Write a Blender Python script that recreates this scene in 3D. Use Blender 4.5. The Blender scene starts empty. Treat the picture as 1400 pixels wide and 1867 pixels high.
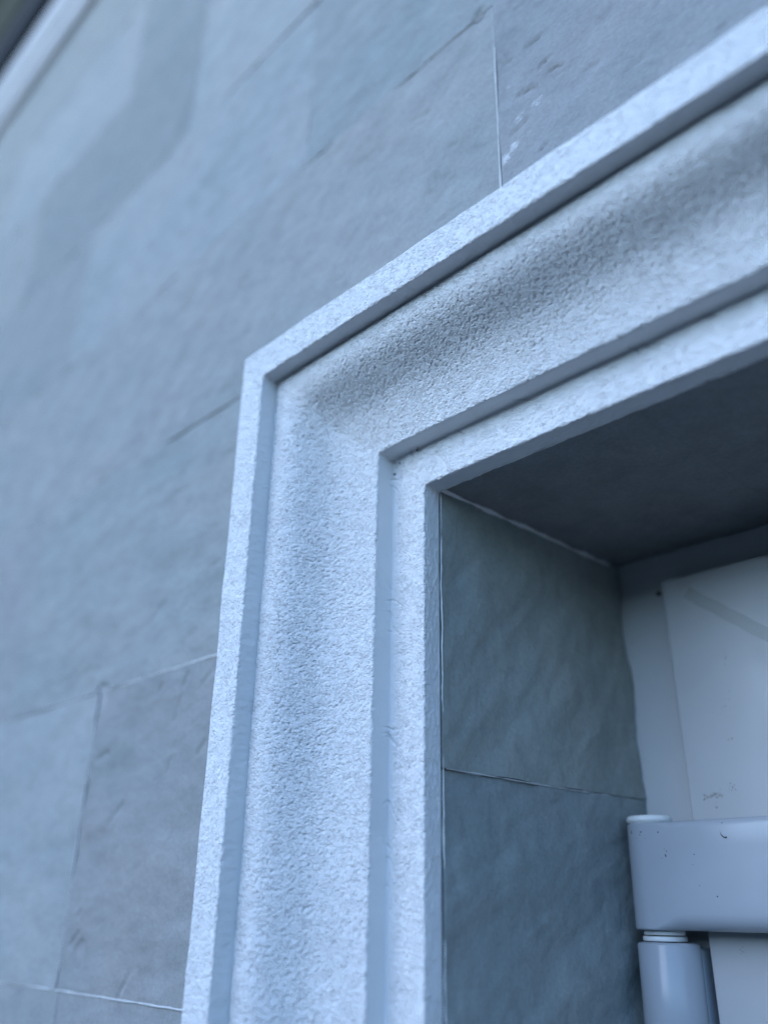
import bpy, math, random
import numpy as np
from mathutils import Matrix, Vector

# ------------------------------------------------------------------ units
# The doorway was measured in its own units (corner of the door surround at the
# origin, X along the facade, Y into the wall, Z up); K turns them into metres.
K, Z0 = 1.15, 2.35
def W(p):
    p = np.asarray(p, float)
    return p * K + np.array([0, 0, Z0])

# ------------------------------------------------------------------ camera
scene = bpy.context.scene
cam_d = bpy.data.cameras.new('camera')
cam = bpy.data.objects.new('camera', cam_d)
scene.collection.objects.link(cam)
scene.camera = cam
right = Vector((0.6899, 0.7237, 0.0175)).normalized()
fwd = Vector((-0.6655, 0.6246, 0.4086)).normalized()
up = right.cross(fwd).normalized()
fwd = up.cross(right).normalized()
M = Matrix((right, up, -fwd)).transposed().to_4x4()
M.translation = Vector(W((0.5659, -0.4552, -0.4383)))
cam.matrix_world = M
cam_d.sensor_fit = 'HORIZONTAL'
cam_d.sensor_width = 24.0
cam_d.lens = 1638.0 / 1400.0 * 24.0
cam_d.clip_start = 0.02
cam_d.clip_end = 3000.0
cam_d.dof.use_dof = True
cam_d.dof.focus_distance = 0.645 * K
cam_d.dof.aperture_fstop = 1.4

# ------------------------------------------------------------------ sky and sun
SUN_EL, SUN_AZ = math.radians(23), math.radians(197)   # veiled sun in front of the house, a little to the left
world = bpy.data.worlds.new('World')
scene.world = world
world.use_nodes = True
wn = world.node_tree
bg = wn.nodes['Background']
sky = wn.nodes.new('ShaderNodeTexSky')
sky.sky_type = 'NISHITA'
sky.sun_disc = False
sky.sun_elevation = SUN_EL
sky.sun_rotation = SUN_AZ
sky.air_density = 1.0
sky.dust_density = 0.0
sky.ozone_density = 5.0
wn.links.new(sky.outputs[0], bg.inputs[0])
bg.inputs[1].default_value = 0.15
sun_d = bpy.data.lights.new('sun', 'SUN')
sun = bpy.data.objects.new('sun', sun_d)
scene.collection.objects.link(sun)
sun_d.energy = 0.5
sun_d.angle = math.radians(60)
sun_d.color = (1.0, 0.985, 0.955)
sdir = Vector((math.sin(SUN_AZ) * math.cos(SUN_EL), math.cos(SUN_AZ) * math.cos(SUN_EL), math.sin(SUN_EL)))
sun.rotation_euler = sdir.to_track_quat('Z', 'Y').to_euler()
sun.location = (-3, -10, 9)
vs = scene.view_settings
scene.display_settings.display_device = 'sRGB'
vs.view_transform = 'Standard'
vs.look = 'None'
vs.gamma = 1.0
vs.use_curve_mapping = False
vs.exposure = 1.8
scene.cycles.use_denoising = True
scene.cycles.denoiser = 'OPENIMAGEDENOISE'
scene.cycles.denoising_prefilter = 'NONE'
scene.cycles.denoising_input_passes = 'RGB_ALBEDO_NORMAL'
scene.cycles.max_bounces = 8
scene.cycles.diffuse_bounces = 5

# ------------------------------------------------------------------ numpy noise
def _h(ix, iy, seed):
    n = (ix.astype(np.int64) * 374761393 + iy.astype(np.int64) * 668265263 + seed * 1274126177) & 0x7fffffff
    n = ((n ^ (n >> 13)) * 1103515245) & 0x7fffffff
    n = ((n ^ (n >> 16)) * 1274126177) & 0x7fffffff
    return (n ^ (n >> 15)) & 0xffff
def perlin(x, y, seed=0):
    x = np.asarray(x, float); y = np.asarray(y, float)
    ix = np.floor(x); iy = np.floor(y); fx = x - ix; fy = y - iy
    u = fx * fx * fx * (fx * (fx * 6 - 15) + 10); v = fy * fy * fy * (fy * (fy * 6 - 15) + 10)
    def g(dx, dy):
        a = _h(ix + dx, iy + dy, seed) * (2 * math.pi / 65536.0)
        return np.cos(a) * (fx - dx) + np.sin(a) * (fy - dy)
    a = g(0, 0); b = g(1, 0); c = g(0, 1); d = g(1, 1)
    return 1.5 * ((a * (1 - u) + b * u) * (1 - v) + (c * (1 - u) + d * u) * v)
def fbm(x, y, seed=0, oct=4):
    r = 0; a = 1.0
    for i in range(oct):
        r = r + a * perlin(x * 2 ** i, y * 2 ** i, seed + 17 * i); a *= 0.5
    return r
def sstep(a, b, x):
    t = np.clip((x - a) / (b - a), 0, 1)
    return t * t * (3 - 2 * t)

def wrinkles(px, pz, seed=0):
    """Coated bead-foam skin: a broken net of fine wrinkles with little pits. px runs level, pz runs up; amplitude about 1."""
    px = px / 0.68; pz = pz / 0.68
    wx = px + 0.0016 * perlin(px / 0.006, pz / 0.006, seed + 1)
    wz = pz + 0.0016 * perlin(px / 0.006, pz / 0.006, seed + 2)
    h = 0
    for i, (lx, lz, wd, am) in enumerate(((0.0052, 0.0036, 0.20, 0.9), (0.0040, 0.0028, 0.24, 0.8), (0.0070, 0.0046, 0.13, 0.8))):
        n = perlin(wx / lx + 3.1 * i, wz / lz - 1.7 * i, seed + 10 + 5 * i)
        m = sstep(-0.25, 0.35, perlin(px / (2.2 * lx), pz / (2.2 * lz), seed + 40 + i))
        h = h + 0.62 * am * m * (np.exp(-(n / wd) ** 2) + 0.45 * np.tanh(n / wd))
    pits = sstep(0.30, 0.70, perlin(px / 0.0042, pz / 0.0030, seed + 60))
    c_, s_ = math.cos(0.35), math.sin(0.35)
    dx, dz = wx * c_ + wz * s_, -wx * s_ + wz * c_
    dash = sstep(0.30, 0.62, perlin(dx / 0.0056, dz / 0.0026, seed + 70)) + sstep(0.34, 0.66, perlin(dx / 0.0044 + 9, dz / 0.0021, seed + 71))
    dash = dash * (0.85 + 0.2 * perlin(px / 0.02, pz / 0.02, seed + 72))
    h = h - 2.0 * dash
    h = h - 1.0 * pits + 0.35 * perlin(px / 0.0032, pz / 0.0026, seed + 61)
    return h

# ------------------------------------------------------------------ scene helpers
C = scene.collection
def thing(name, loc, label, cat, group=None):
    o = bpy.data.objects.new(name, None)
    C.objects.link(o)
    o.location = W(loc)
    o.empty_display_size = 0.1
    o['label'] = label; o['category'] = cat; o['kind'] = 'thing'
    if group: o['group'] = group
    return o
def wloc(o):
    v = Vector((0, 0, 0))
    while o is not None:
        v += o.location; o = o.parent
    return v
def mesh_obj(name, verts, faces, mat, parent=None, origin=None, smooth=False, mats=None, fmat=None):
    """verts in doorway units; origin (doorway units) becomes the object's own origin."""
    v = W(verts)
    if origin is None: origin = np.asarray(verts, float).mean(0)
    o_w = W(origin)
    me = bpy.data.meshes.new(name)
    v = v - o_w
    if isinstance(faces, np.ndarray):
        n = len(faces); k = faces.shape[1]
        me.vertices.add(len(v)); me.vertices.foreach_set('co', v.astype(np.float32).ravel())
        me.loops.add(n * k); me.loops.foreach_set('vertex_index', faces.astype(np.int32).ravel())
        me.polygons.add(n)
        me.polygons.foreach_set('loop_start', np.arange(0, n * k, k, dtype=np.int32))
        me.polygons.foreach_set('loop_total', np.full(n, k, dtype=np.int32))
        me.update(calc_edges=True)
    else:
        me.from_pydata(v.tolist(), [], faces); me.update()
    if smooth: me.polygons.foreach_set('use_smooth', np.ones(len(me.polygons), dtype=bool))
    me.materials.append(mat)
    o = bpy.data.objects.new(name, me)
    C.objects.link(o)
    if parent is not None:
        o.parent = parent
        o.location = Vector(o_w) - wloc(parent)
    else:
        o.location = o_w
    return o
def box_data(x0, x1, y0, y1, z0, z1):
    v = [(x, y, z) for x in (x0, x1) for y in (y0, y1) for z in (z0, z1)]
    f = [(0, 1, 3, 2), (4, 6, 7, 5), (0, 4, 5, 1), (2, 3, 7, 6), (0, 2, 6, 4), (1, 5, 7, 3)]
    return np.array(v, float), f
def box(name, b, mat, parent=None, bevel=0, seg=2):
    v, f = box_data(*b)
    o = mesh_obj(name, v, f, mat, parent)
    if bevel:
        m = o.modifiers.new('bevel', 'BEVEL'); m.width = bevel * K; m.segments = seg; m.limit_method = 'NONE'
        o.data.polygons.foreach_set('use_smooth', np.ones(len(o.data.polygons), dtype=bool))
        wnm = o.modifiers.new('wn', 'WEIGHTED_NORMAL'); wnm.keep_sharp = False
    return o
def grid_faces(nu, nv, off=0, flip=False):
    i = np.arange(nu - 1)[:, None] * nv + np.arange(nv - 1)[None, :] + off
    f = np.stack([i, i + nv, i + nv + 1, i + 1], -1).reshape(-1, 4)
    return f[:, ::-1].copy() if flip else f
def lathe(name, cx, cy, prof, mat, parent, n=64):
    """prof: list of (r, z); closed on the axis at both ends by the caller"""
    a = np.linspace(0, 2 * math.pi, n, endpoint=False)
    r = np.array([p[0] for p in prof]); z = np.array([p[1] for p in prof])
    v = np.stack([cx + r[:, None] * np.cos(a), cy + r[:, None] * np.sin(a), np.repeat(z[:, None], n, 1)], -1).reshape(-1, 3)
    m = len(prof); f = []
    for i in range(m - 1):
        for j in range(n):
            f.append((i * n + j, i * n + (j + 1) % n, (i + 1) * n + (j + 1) % n, (i + 1) * n + j))
    o = mesh_obj(name, v, f, mat, parent)
    o.data.polygons.foreach_set('use_smooth', np.ones(len(f), dtype=bool))
    return o

def catmull(p, m=40):
    p = np.array(p, float); p = np.vstack([2 * p[0] - p[1], p, 2 * p[-1] - p[-2]]); out = []
    for i in range(1, len(p) - 2):
        t = np.linspace(0, 1, m, endpoint=False)[:, None]
        out.append(0.5 * (2 * p[i] + (p[i + 1] - p[i - 1]) * t + (2 * p[i - 1] - 5 * p[i] + 4 * p[i + 1] - p[i + 2]) * t ** 2 + (3 * p[i] - p[i - 1] - 3 * p[i + 1] + p[i + 2]) * t ** 3))
    return np.vstack(out + [p[-2][None]])

# ------------------------------------------------------------------ materials
def new_mat(name):
    m = bpy.data.materials.new(name); m.use_nodes = True
    nt = m.node_tree
    return m, nt, nt.nodes['Principled BSDF']
def N(nt, t, **kw):
    n = nt.nodes.new(t)
    for k, v in kw.items():
        if k.startswith('i_'):
            key = k[2:]
            n.inputs[int(key) if key.isdigit() else key.replace('_', ' ')].default_value = v
        else: setattr(n, k, v)
    return n
def ramp(nt, fac, stops):
    r = nt.nodes.new('ShaderNodeValToRGB')
    e = r.color_ramp.elements
    while len(e) < len(stops): e.new(0.5)
    for k, (p, c) in enumerate(stops):
        e[k].position = p; e[k].color = (c[0], c[1], c[2], 1) if isinstance(c, tuple) else (c, c, c, 1)
    nt.links.new(fac, r.inputs[0])
    return r
def mixc(nt, fac, a, b, mode='MIX'):
    m = nt.nodes.new('ShaderNodeMix'); m.data_type = 'RGBA'; m.blend_type = mode
    if isinstance(fac, float): m.inputs[0].default_value = fac
    else: nt.links.new(fac, m.inputs[0])
    for k, s in ((6, a), (7, b)):
        if isinstance(s, tuple): m.inputs[k].default_value = (*s, 1)
        else: nt.links.new(s, m.inputs[k])
    return m.outputs[2]

def mat_coating():
    m, nt, b = new_mat('white_bead_coating')
    tc = N(nt, 'ShaderNodeTexCoord')
    n1 = N(nt, 'ShaderNodeTexNoise', i_Scale=9.0, i_Detail=5.0, i_Roughness=0.6)
    nt.links.new(tc.outputs['Object'], n1.inputs['Vector'])
    n2 = N(nt, 'ShaderNodeTexNoise', i_Scale=420.0, i_Detail=3.0)
    nt.links.new(tc.outputs['Object'], n2.inputs['Vector'])
    col = ramp(nt, n1.outputs[0], [(0.3, (0.69, 0.695, 0.70)), (0.65, (0.75, 0.75, 0.745))]).outputs[0]
    nt.links.new(col, b.inputs['Base Color'])
    b.inputs['Roughness'].default_value = 0.75
    b.inputs['Specular IOR Level'].default_value = 0.06
    # fine wrinkles of the skin, laid out on the moulding's own surface (level, up)
    at = N(nt, 'ShaderNodeAttribute', attribute_name='skin')
    sep = N(nt, 'ShaderNodeSeparateXYZ'); nt.links.new(at.outputs['Vector'], sep.inputs[0])
    cmb = N(nt, 'ShaderNodeCombineXYZ'); nt.links.new(sep.outputs[0], cmb.inputs[0]); nt.links.new(sep.outputs[1], cmb.inputs[1])
    total = None
    def layer(sx_, sy_, of, detail, dis):
        mp = N(nt, 'ShaderNodeMapping'); mp.inputs['Scale'].default_value = (sx_, sy_, 1); mp.inputs['Location'].default_value = (of, of * 1.7, of)
        mp.inputs['Rotation'].default_value = (0, 0, 0.2)
        nt.links.new(cmb.outputs[0], mp.inputs[0])
        ns = N(nt, 'ShaderNodeTexNoise', i_Scale=1.0, i_Detail=detail, i_Roughness=0.55, i_Distortion=dis); nt.links.new(mp.outputs[0], ns.inputs['Vector'])
        return ns.outputs[0]
    def mrange(v, a, b_, c, d):
        ln = N(nt, 'ShaderNodeMapRange', interpolation_type='SMOOTHSTEP')
        for q, z in ((1, a), (2, b_), (3, c), (4, d)): ln.inputs[q].default_value = z
        nt.links.new(v, ln.inputs[0]); return ln.outputs[0]
    def math2(op, a, b_):
        m_ = N(nt, 'ShaderNodeMath', operation=op)
        for q, z in ((0, a), (1, b_)):
            if isinstance(z, float): m_.inputs[q].default_value = z
            else: nt.links.new(z, m_.inputs[q])
        return m_.outputs[0]
    for (sx_, sy_, of, wd, dis, am) in ((210.0, 330.0, 0.0, 0.020, 0.7, -1.0), (300.0, 460.0, 7.3, 0.024, 0.6, -0.9), (160.0, 260.0, 3.1, 0.013, 0.9, 0.9)):
        n_ = layer(sx_, sy_, of, 2.0, dis)
        a_ = math2('ABSOLUTE', math2('SUBTRACT', n_, 0.5), 0.0)
        ln = mrange(a_, 0.0, wd, am, 0.0)
        mk = mrange(layer(sx_ * 0.55, sy_ * 0.55, of + 20, 1.0, 0.0), 0.40, 0.58, 0.0, 1.0)
        ln = math2('MULTIPLY', ln, mk)
        total = ln if total is None else math2('ADD', total, ln)
    pit = mrange(layer(330.0, 480.0, 31.0, 1.0, 0.2), 0.60, 0.72, 0.0, -1.1)
    total = math2('ADD', total, pit)
    mu = N(nt, 'ShaderNodeMath', operation='MULTIPLY'); nt.links.new(total, mu.inputs[0]); nt.links.new(sep.outputs[2], mu.inputs[1])
    bp = N(nt, 'ShaderNodeBump', i_Strength=1.0, i_Distance=0.00026)
    nt.links.new(mu.outputs[0], bp.inputs['Height'])
    bp2 = N(nt, 'ShaderNodeBump', i_Strength=0.15, i_Distance=0.0006)
    nt.links.new(n2.outputs[0], bp2.inputs['Height']); nt.links.new(bp.outputs[0], bp2.inputs['Normal'])
    nt.links.new(bp2.outputs[0], b.inputs['Normal'])
    return m
def mat_slate(name='grey_slate_tile', rota=(0, math.radians(-35), 0), scl=(1, 1, 1.9)):
    m, nt, b = new_mat(name)
    tc = N(nt, 'ShaderNodeTexCoord'); oi = N(nt, 'ShaderNodeObjectInfo')
    off = N(nt, 'ShaderNodeVectorMath', operation='SCALE'); off.inputs[0].default_value = (17, 5, 11)
    nt.links.new(oi.outputs['Random'], off.inputs['Scale'])
    add = N(nt, 'ShaderNodeVectorMath', operation='ADD')
    nt.links.new(tc.outputs['Object'], add.inputs[0]); nt.links.new(off.outputs[0], add.inputs[1])
    rot = N(nt, 'ShaderNodeMapping'); rot.inputs['Rotation'].default_value = rota
    rot.inputs['Scale'].default_value = scl
    nt.links.new(add.outputs[0], rot.inputs[0])
    if rota[1]:
        ra = N(nt, 'ShaderNodeMath', operation='MULTIPLY_ADD'); ra.inputs[1].default_value = 1.6; ra.inputs[2].default_value = -1.3
        nt.links.new(oi.outputs['Random'], ra.inputs[0])
        rc = N(nt, 'ShaderNodeCombineXYZ'); nt.links.new(ra.outputs[0], rc.inputs[1]); nt.links.new(rc.outputs[0], rot.inputs['Rotation'])
    big = N(nt, 'ShaderNodeTexNoise', i_Scale=5.0, i_Detail=4.0, i_Roughness=0.55); nt.links.new(rot.outputs[0], big.inputs['Vector'])
    mid = N(nt, 'ShaderNodeTexNoise', i_Scale=28.0, i_Detail=6.0, i_Roughness=0.62, i_Distortion=0.4); nt.links.new(rot.outputs[0], mid.inputs['Vector'])
    fine = N(nt, 'ShaderNodeTexNoise', i_Scale=260.0, i_Detail=4.0, i_Roughness=0.6); nt.links.new(add.outputs[0], fine.inputs['Vector'])
    tint = ramp(nt, big.outputs[0], [(0.30, (0.90, 0.945, 0.94)), (0.5, (1, 1, 1)), (0.72, (1.04, 1.01, 0.99))]).outputs[0]
    c = mixc(nt, 1.0, oi.outputs['Color'], tint, 'MULTIPLY')
    mm = ramp(nt, mid.outputs[0], [(0.28, 0.84), (0.5, 0.98), (0.72, 1.08)]).outputs[0]
    c = mixc(nt, 1.0, c, mm, 'MULTIPLY')
    ff = ramp(nt, fine.outputs[0], [(0.3, 0.90), (0.7, 1.06)]).outputs[0]
    c = mixc(nt, 1.0, c, ff, 'MULTIPLY')
    pa = N(nt, 'ShaderNodeAttribute', attribute_name='paint')
    pn = N(nt, 'ShaderNodeTexNoise', i_Scale=210.0, i_Detail=5.0, i_Roughness=0.7); nt.links.new(rot.outputs[0], pn.inputs['Vector'])
    pm = N(nt, 'ShaderNodeMath', operation='MULTIPLY'); nt.links.new(pa.outputs['Fac'], pm.inputs[0]); nt.links.new(pn.outputs[0], pm.inputs[1])
    c = mixc(nt, ramp(nt, pm.outputs[0], [(0.31, 0.0), (0.47, 0.55)]).outputs[0], c, (0.74, 0.75, 0.75))
    nt.links.new(c, b.inputs['Base Color'])
    b.inputs['Roughness'].default_value = 0.75
    b.inputs['Specular IOR Level'].default_value = 0.03
    b1 = N(nt, 'ShaderNodeBump', i_Strength=0.3, i_Distance=0.004); nt.links.new(mid.outputs[0], b1.inputs['Height'])
    b2 = N(nt, 'ShaderNodeBump', i_Strength=0.7, i_Distance=0.0009); nt.links.new(fine.outputs[0], b2.inputs['Height'])
    nt.links.new(b1.outputs[0], b2.inputs['Normal']); nt.links.new(b2.outputs[0], b.inputs['Normal'])
    return m
def mat_plain(name, col, rough=0.6, var=0.08, scale=20.0, bump=0.0, bscale=200.0, spec=0.4, dist=0.001):
    m, nt, b = new_mat(name)
    tc = N(nt, 'ShaderNodeTexCoord')
    n1 = N(nt, 'ShaderNodeTexNoise', i_Scale=scale, i_Detail=5.0); nt.links.new(tc.outputs['Object'], n1.inputs['Vector'])
    lo = tuple(max(0, x * (1 - var)) for x in col); hi = tuple(min(1, x * (1 + var)) for x in col)
    nt.links.new(ramp(nt, n1.outputs[0], [(0.3, lo), (0.7, hi)]).outputs[0], b.inputs['Base Color'])
    b.inputs['Roughness'].default_value = rough; b.inputs['Specular IOR Level'].default_value = spec
    if bump:
        n2 = N(nt, 'ShaderNodeTexNoise', i_Scale=bscale, i_Detail=4.0); nt.links.new(tc.outputs['Object'], n2.inputs['Vector'])
        bp = N(nt, 'ShaderNodeBump', i_Strength=bump, i_Distance=dist)
        nt.links.new(n2.outputs[0], bp.inputs['Height']); nt.links.new(bp.outputs[0], b.inputs['Normal'])
    return m
def mat_lacquer(name='white_lacquer', k=1.0, r0=0.28, r1=0.42, tn=(1, 1, 1)):
    m, nt, b = new_mat(name)
    tc = N(nt, 'ShaderNodeTexCoord')
    n1 = N(nt, 'ShaderNodeTexNoise', i_Scale=7.0, i_Detail=6.0, i_Roughness=0.65); nt.links.new(tc.outputs['Object'], n1.inputs['Vector'])
    col = ramp(nt, n1.outputs[0], [(0.3, tuple(0.535 * k * q for q in tn)), (0.7, tuple(0.59 * k * q for q in tn))]).outputs[0]
    n3 = N(nt, 'ShaderNodeTexNoise', i_Scale=70.0, i_Detail=5.0, i_Roughness=0.7); nt.links.new(tc.outputs['Object'], n3.inputs['Vector'])
    sp = ramp(nt, n3.outputs[0], [(0.70, 0.0), (0.80, 0.35)]).outputs[0]
    col = mixc(nt, sp, col, (0.42, 0.41, 0.38))
    nt.links.new(col, b.inputs['Base Color'])
    n2 = N(nt, 'ShaderNodeTexNoise', i_Scale=30.0, i_Detail=4.0); nt.links.new(tc.outputs['Object'], n2.inputs['Vector'])
    nt.links.new(ramp(nt, n2.outputs[0], [(0.3, r0), (0.7, r1)]).outputs[0], b.inputs['Roughness'])
    b.inputs['Specular IOR Level'].default_value = 0.45
    return m
def mat_tape():
    m, nt, b = new_mat('clear_tape')
    b.inputs['Base Color'].default_value = (0.50, 0.52, 0.47, 1)
    b.inputs['Roughness'].default_value = 0.3
    b.inputs['Alpha'].default_value = 0.26
    return m
ENAMEL = mat_lacquer('hinge_enamel', 0.74, 0.16, 0.26, (0.93, 1.0, 1.08))
FRAMEW = mat_lacquer('frame_lacquer', 1.0)
SLATE_R = mat_slate('grey_slate_reveal', (math.radians(12), 0, 0), (1, 1.9, 1))
COAT, SLATE, LACQ, TAPE = mat_coating(), mat_slate(), mat_lacquer(k=0.88), mat_tape()
GROUT = mat_plain('white_grout', (0.50, 0.50, 0.49), 0.8, 0.1, 60, 0.4, 300)
GROUT2 = mat_plain('grey_grout', (0.34, 0.345, 0.345), 0.8, 0.1, 60, 0.4, 300)
BED = mat_plain('grey_mortar_bed', (0.30, 0.30, 0.30), 0.9, 0.2, 60, 0.5, 120)
MASON = mat_plain('grey_masonry', (0.35, 0.35, 0.34), 0.9, 0.1, 6, 0.5, 60)
CAULK = mat_plain('white_caulk', (0.74, 0.74, 0.72), 0.5, 0.05, 60, 0.3, 250)
SMEAR = mat_plain('white_paint_smear', (0.74, 0.75, 0.75), 0.7, 0.06, 90, 0.4, 400)
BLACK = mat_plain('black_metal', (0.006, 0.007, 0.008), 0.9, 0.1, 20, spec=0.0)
EAVE = mat_plain('grey_green_board', (0.085, 0.09, 0.075), 0.9, 0.1, 8, 0.2, 60, spec=0.0)
DIRT = mat_plain('dark_dirt', (0.055, 0.05, 0.045), 0.8, 0.3, 200)
PAVE = mat_plain('paving', (0.04, 0.04, 0.04), 0.9, 0.15, 3, 0.4, 40, dist=0.004)
BROWN = mat_plain('brown_joint_dirt', (0.20, 0.185, 0.165), 0.9, 0.25, 150)
BLOCK_LEAF = mat_plain('light_block_leaves', (0.03, 0.045, 0.022), 0.8, 0.5, 14, 1.0, 30, dist=0.05)  # dark leaves of the added row that blocks horizon light
ROOF = mat_plain('roof_slab', (0.12, 0.11, 0.10), 0.8, 0.15, 8)
PLASTIC = mat_plain('white_nylon', (0.80, 0.80, 0.78), 0.4, 0.03, 60)

# ------------------------------------------------------------------ measures
WD = 0.045            # tile face stands this far in front of the surround's back plane (y = 0)
UF = 0.142            # width of the surround
XO, ZO = UF, -UF + 0.0021   # edges of the opening (left side, head)
XC = 0.577            # middle of the doorway
XR = 2 * XC           # mirrored outer edge of the surround
GZ = -Z0 / K          # ground level
YD = 0.240            # face of the door frame
rng = np.random.default_rng(11)

# ------------------------------------------------------------------ ground
gv = np.array([(-900, -900, GZ), (900, -900, GZ), (900, 900, GZ), (-900, 900, GZ)], float)
g = mesh_obj('ground', gv, [(0, 1, 2, 3)], PAVE)
g['kind'] = 'structure'; g['label'] = 'dark paved ground in front of the doorway'

# ------------------------------------------------------------------ unseen greenery added across the yard to block low horizon light
def light_block_hedge():
    x = np.linspace(-34, 34, 220); prof = [(0, GZ), (0.0, GZ + 1.2), (0.1, GZ + 2.1), (0.3, GZ + 2.75), (0.9, GZ + 3.0), (1.5, GZ + 2.75), (1.8, GZ + 2.1), (1.9, GZ)]
    pr = catmull(prof, 12); V = []
    for xx in x:
        n = 0.16 * fbm(xx / 0.8 + pr[:, 1] * 0.7, pr[:, 1] / 0.6, 201, 4)
        V.append(np.column_stack([np.full(len(pr), xx), -10.0 - pr[:, 0] + n, pr[:, 1] + 0.12 * fbm(xx / 0.7 + pr[:, 0], pr[:, 0], 203, 3) * (pr[:, 1] > GZ + 0.1)]))
    V = np.stack(V)
    o = mesh_obj('light_block_hedge', V.reshape(-1, 3), grid_faces(len(x), len(pr)), BLOCK_LEAF, origin=(0, -10.9, GZ), smooth=True)
    o['label'] = 'added unseen dark green row across the yard that blocks low horizon light'; o['category'] = 'light_block_hedge'; o['kind'] = 'thing'
light_block_hedge()

# ------------------------------------------------------------------ house wall
wall = thing('house_wall', (-0.6, 0.0, GZ), 'grey slate-tiled house wall around the white-trimmed doorway', 'wall')
TOPZ = 1.235
def wall_part(name, b, mat): return box(name, b, mat, wall)
wall_part('masonry', (-4.2, XO - 0.012, 0.003, 0.42, GZ, TOPZ + 0.8), MASON)
wall_part('masonry', (2 * XC - XO + 0.012, 4.2, 0.003, 0.42, GZ, TOPZ + 0.8), MASON)
wall_part('masonry', (XO - 0.012, 2 * XC - XO + 0.012, 0.004, 0.419, ZO + 0.012, TOPZ + 0.8), MASON)
wall_part('mortar_bed', (-4.2, -0.0015, -0.0441, 0.0025, GZ, TOPZ), BED)
wall_part('mortar_bed', (XR + 0.0015, 4.2, -0.0441, 0.0025, GZ, TOPZ), BED)
wall_part('mortar_bed', (-0.0015, XR + 0.0015, -0.0441, 0.0025, 0.0015, TOPZ), BED)

def relief(px, pz, seed, cl=1.0):
    """cleft slate: slow undulation with a few broken-off layers"""
    a = math.radians(25 + 25 * math.sin(seed * 1.7))
    qx = px * math.cos(a) + pz * math.sin(a); qz = -px * math.sin(a) + pz * math.cos(a)
    n = fbm(qx / 0.16 + seed * 3.3, qz / 0.055 + seed * 1.9, seed, 4)
    t = n * 2.3
    fl = np.floor(t); fr = t - fl
    ter = fl + sstep(0.80, 1.0, fr)
    fine = fbm(px / 0.016, pz / 0.011, seed + 5, 3)
    return 0.0011 * n + cl * 0.0006 * ter / 2.3 + 0.00018 * fine

TINTS = [(0.320, 0.322, 0.323), (0.308, 0.312, 0.314), (0.327, 0.327, 0.327), (0.300, 0.304, 0.306), (0.316, 0.314, 0.316)]
def edge_w(t, seed, amp=0.0005):
    return amp * fbm(t / 0.045, t * 0 + seed * 7.7, seed + 3, 3)
def slate_tile(x0, x1, z0, z1, seed, tint, step, gouges=(), tilt=(0, 0, 0), chips=()):
    """one wall tile in the plane y = -WD, face towards -Y, with wavy edges, relief and real thickness"""
    nx = max(4, int((x1 - x0) / step) + 1); nz = max(4, int((z1 - z0) / step) + 1)
    gx, gz = np.meshgrid(np.linspace(x0, x1, nx), np.linspace(z0, z1, nz), indexing='ij')
    fx = (gx - x0) / (x1 - x0); fz = (gz - z0) / (z1 - z0)
    px = gx + (1 - fx) * edge_w(gz, seed) + fx * edge_w(gz, seed + 1)
    pz = gz + (1 - fz) * edge_w(gx, seed + 2) + fz * edge_w(gx, seed + 4)
    ed = np.minimum(np.minimum(px - x0, x1 - px), np.minimum(pz - z0, z1 - pz))
    h = 0.85 * relief(px, pz, seed, 1.1) + 0.0014
    h = h - 0.0003 * (1 - sstep(0.0, 0.0035 + 0.002 * perlin(px / 0.02, pz / 0.02, seed + 9), ed))
    h = h + tilt[0] + tilt[1] * (fx - 0.5) + tilt[2] * (fz - 0.5)
    for (cx, cz, L, ang, wd, dep) in gouges:
        a = math.radians(ang)
        u = (px - cx) * math.cos(a) + (pz - cz) * math.sin(a); v = -(px - cx) * math.sin(a) + (pz - cz) * math.cos(a)
        v = v + 0.15 * L * (u / L) ** 2 + 0.0008 * perlin(u / 0.006, v * 0 + cx * 90, seed + 21)
        h = h - dep * np.exp(-(v / wd) ** 2) * (1 - sstep(0.35, 0.55, np.abs(u) / L))
    for (cx, cz, r, dep) in chips:
        dd = np.hypot(px - cx, (pz - cz) * 0.8) + 0.3 * r * perlin(px / r, pz / r, seed + 31)
        h = h - dep * (1 - sstep(0.5 * r, r, dd))
    v = np.stack([px, -WD - h, pz], -1).reshape(-1, 3)
    F = grid_faces(nx, nz)
    # thickness: a skirt going back to the mortar
    idx = np.arange(nx * nz).reshape(nx, nz)
    ring = np.concatenate([idx[:, 0], idx[-1, 1:], idx[-2::-1, -1], idx[0, -2:0:-1]])
    bk = v[ring].copy(); bk[:, 1] = -0.0430
    nr = len(ring); b0 = len(v)
    j = np.arange(nr); k = (j + 1) % nr
    sk = np.stack([ring[j], b0 + j, b0 + k, ring[k]], -1)
    v = np.concatenate([v, bk]); F = np.concatenate([F, sk])
    o = mesh_obj('tile', v, F, SLATE, wall, origin=((x0 + x1) / 2, -WD, (z0 + z1) / 2), smooth=True)
    try: o.data.set_sharp_from_angle(angle=math.radians(50))
    except Exception: pass
    st = np.zeros(len(v))
    for (cx, cz, sx, sz, a_) in SMEARS:
        st = np.maximum(st, a_ * np.exp(-(((v[:, 0] - cx) / sx) ** 2 + ((v[:, 2] - cz) / sz) ** 2)))
    at = o.data.attributes.new('paint', 'FLOAT', 'POINT'); at.data.foreach_set('value', st.astype(np.float32))
    o.color = (tint[0] * 0.985, tint[1] * 1.005, tint[2] * 0.985, 1)
    return o
SMEARS = [(0.2555, 0.0815, 0.007, 0.008, 1.0), (0.264, 0.088, 0.008, 0.007, 0.95), (0.270, 0.113, 0.010, 0.010, 0.75), (0.287, 0.115, 0.014, 0.009, 0.75), (0.262, 0.150, 0.012, 0.008, 0.6), (0.30, 0.10, 0.012, 0.006, 0.5)]

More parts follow.
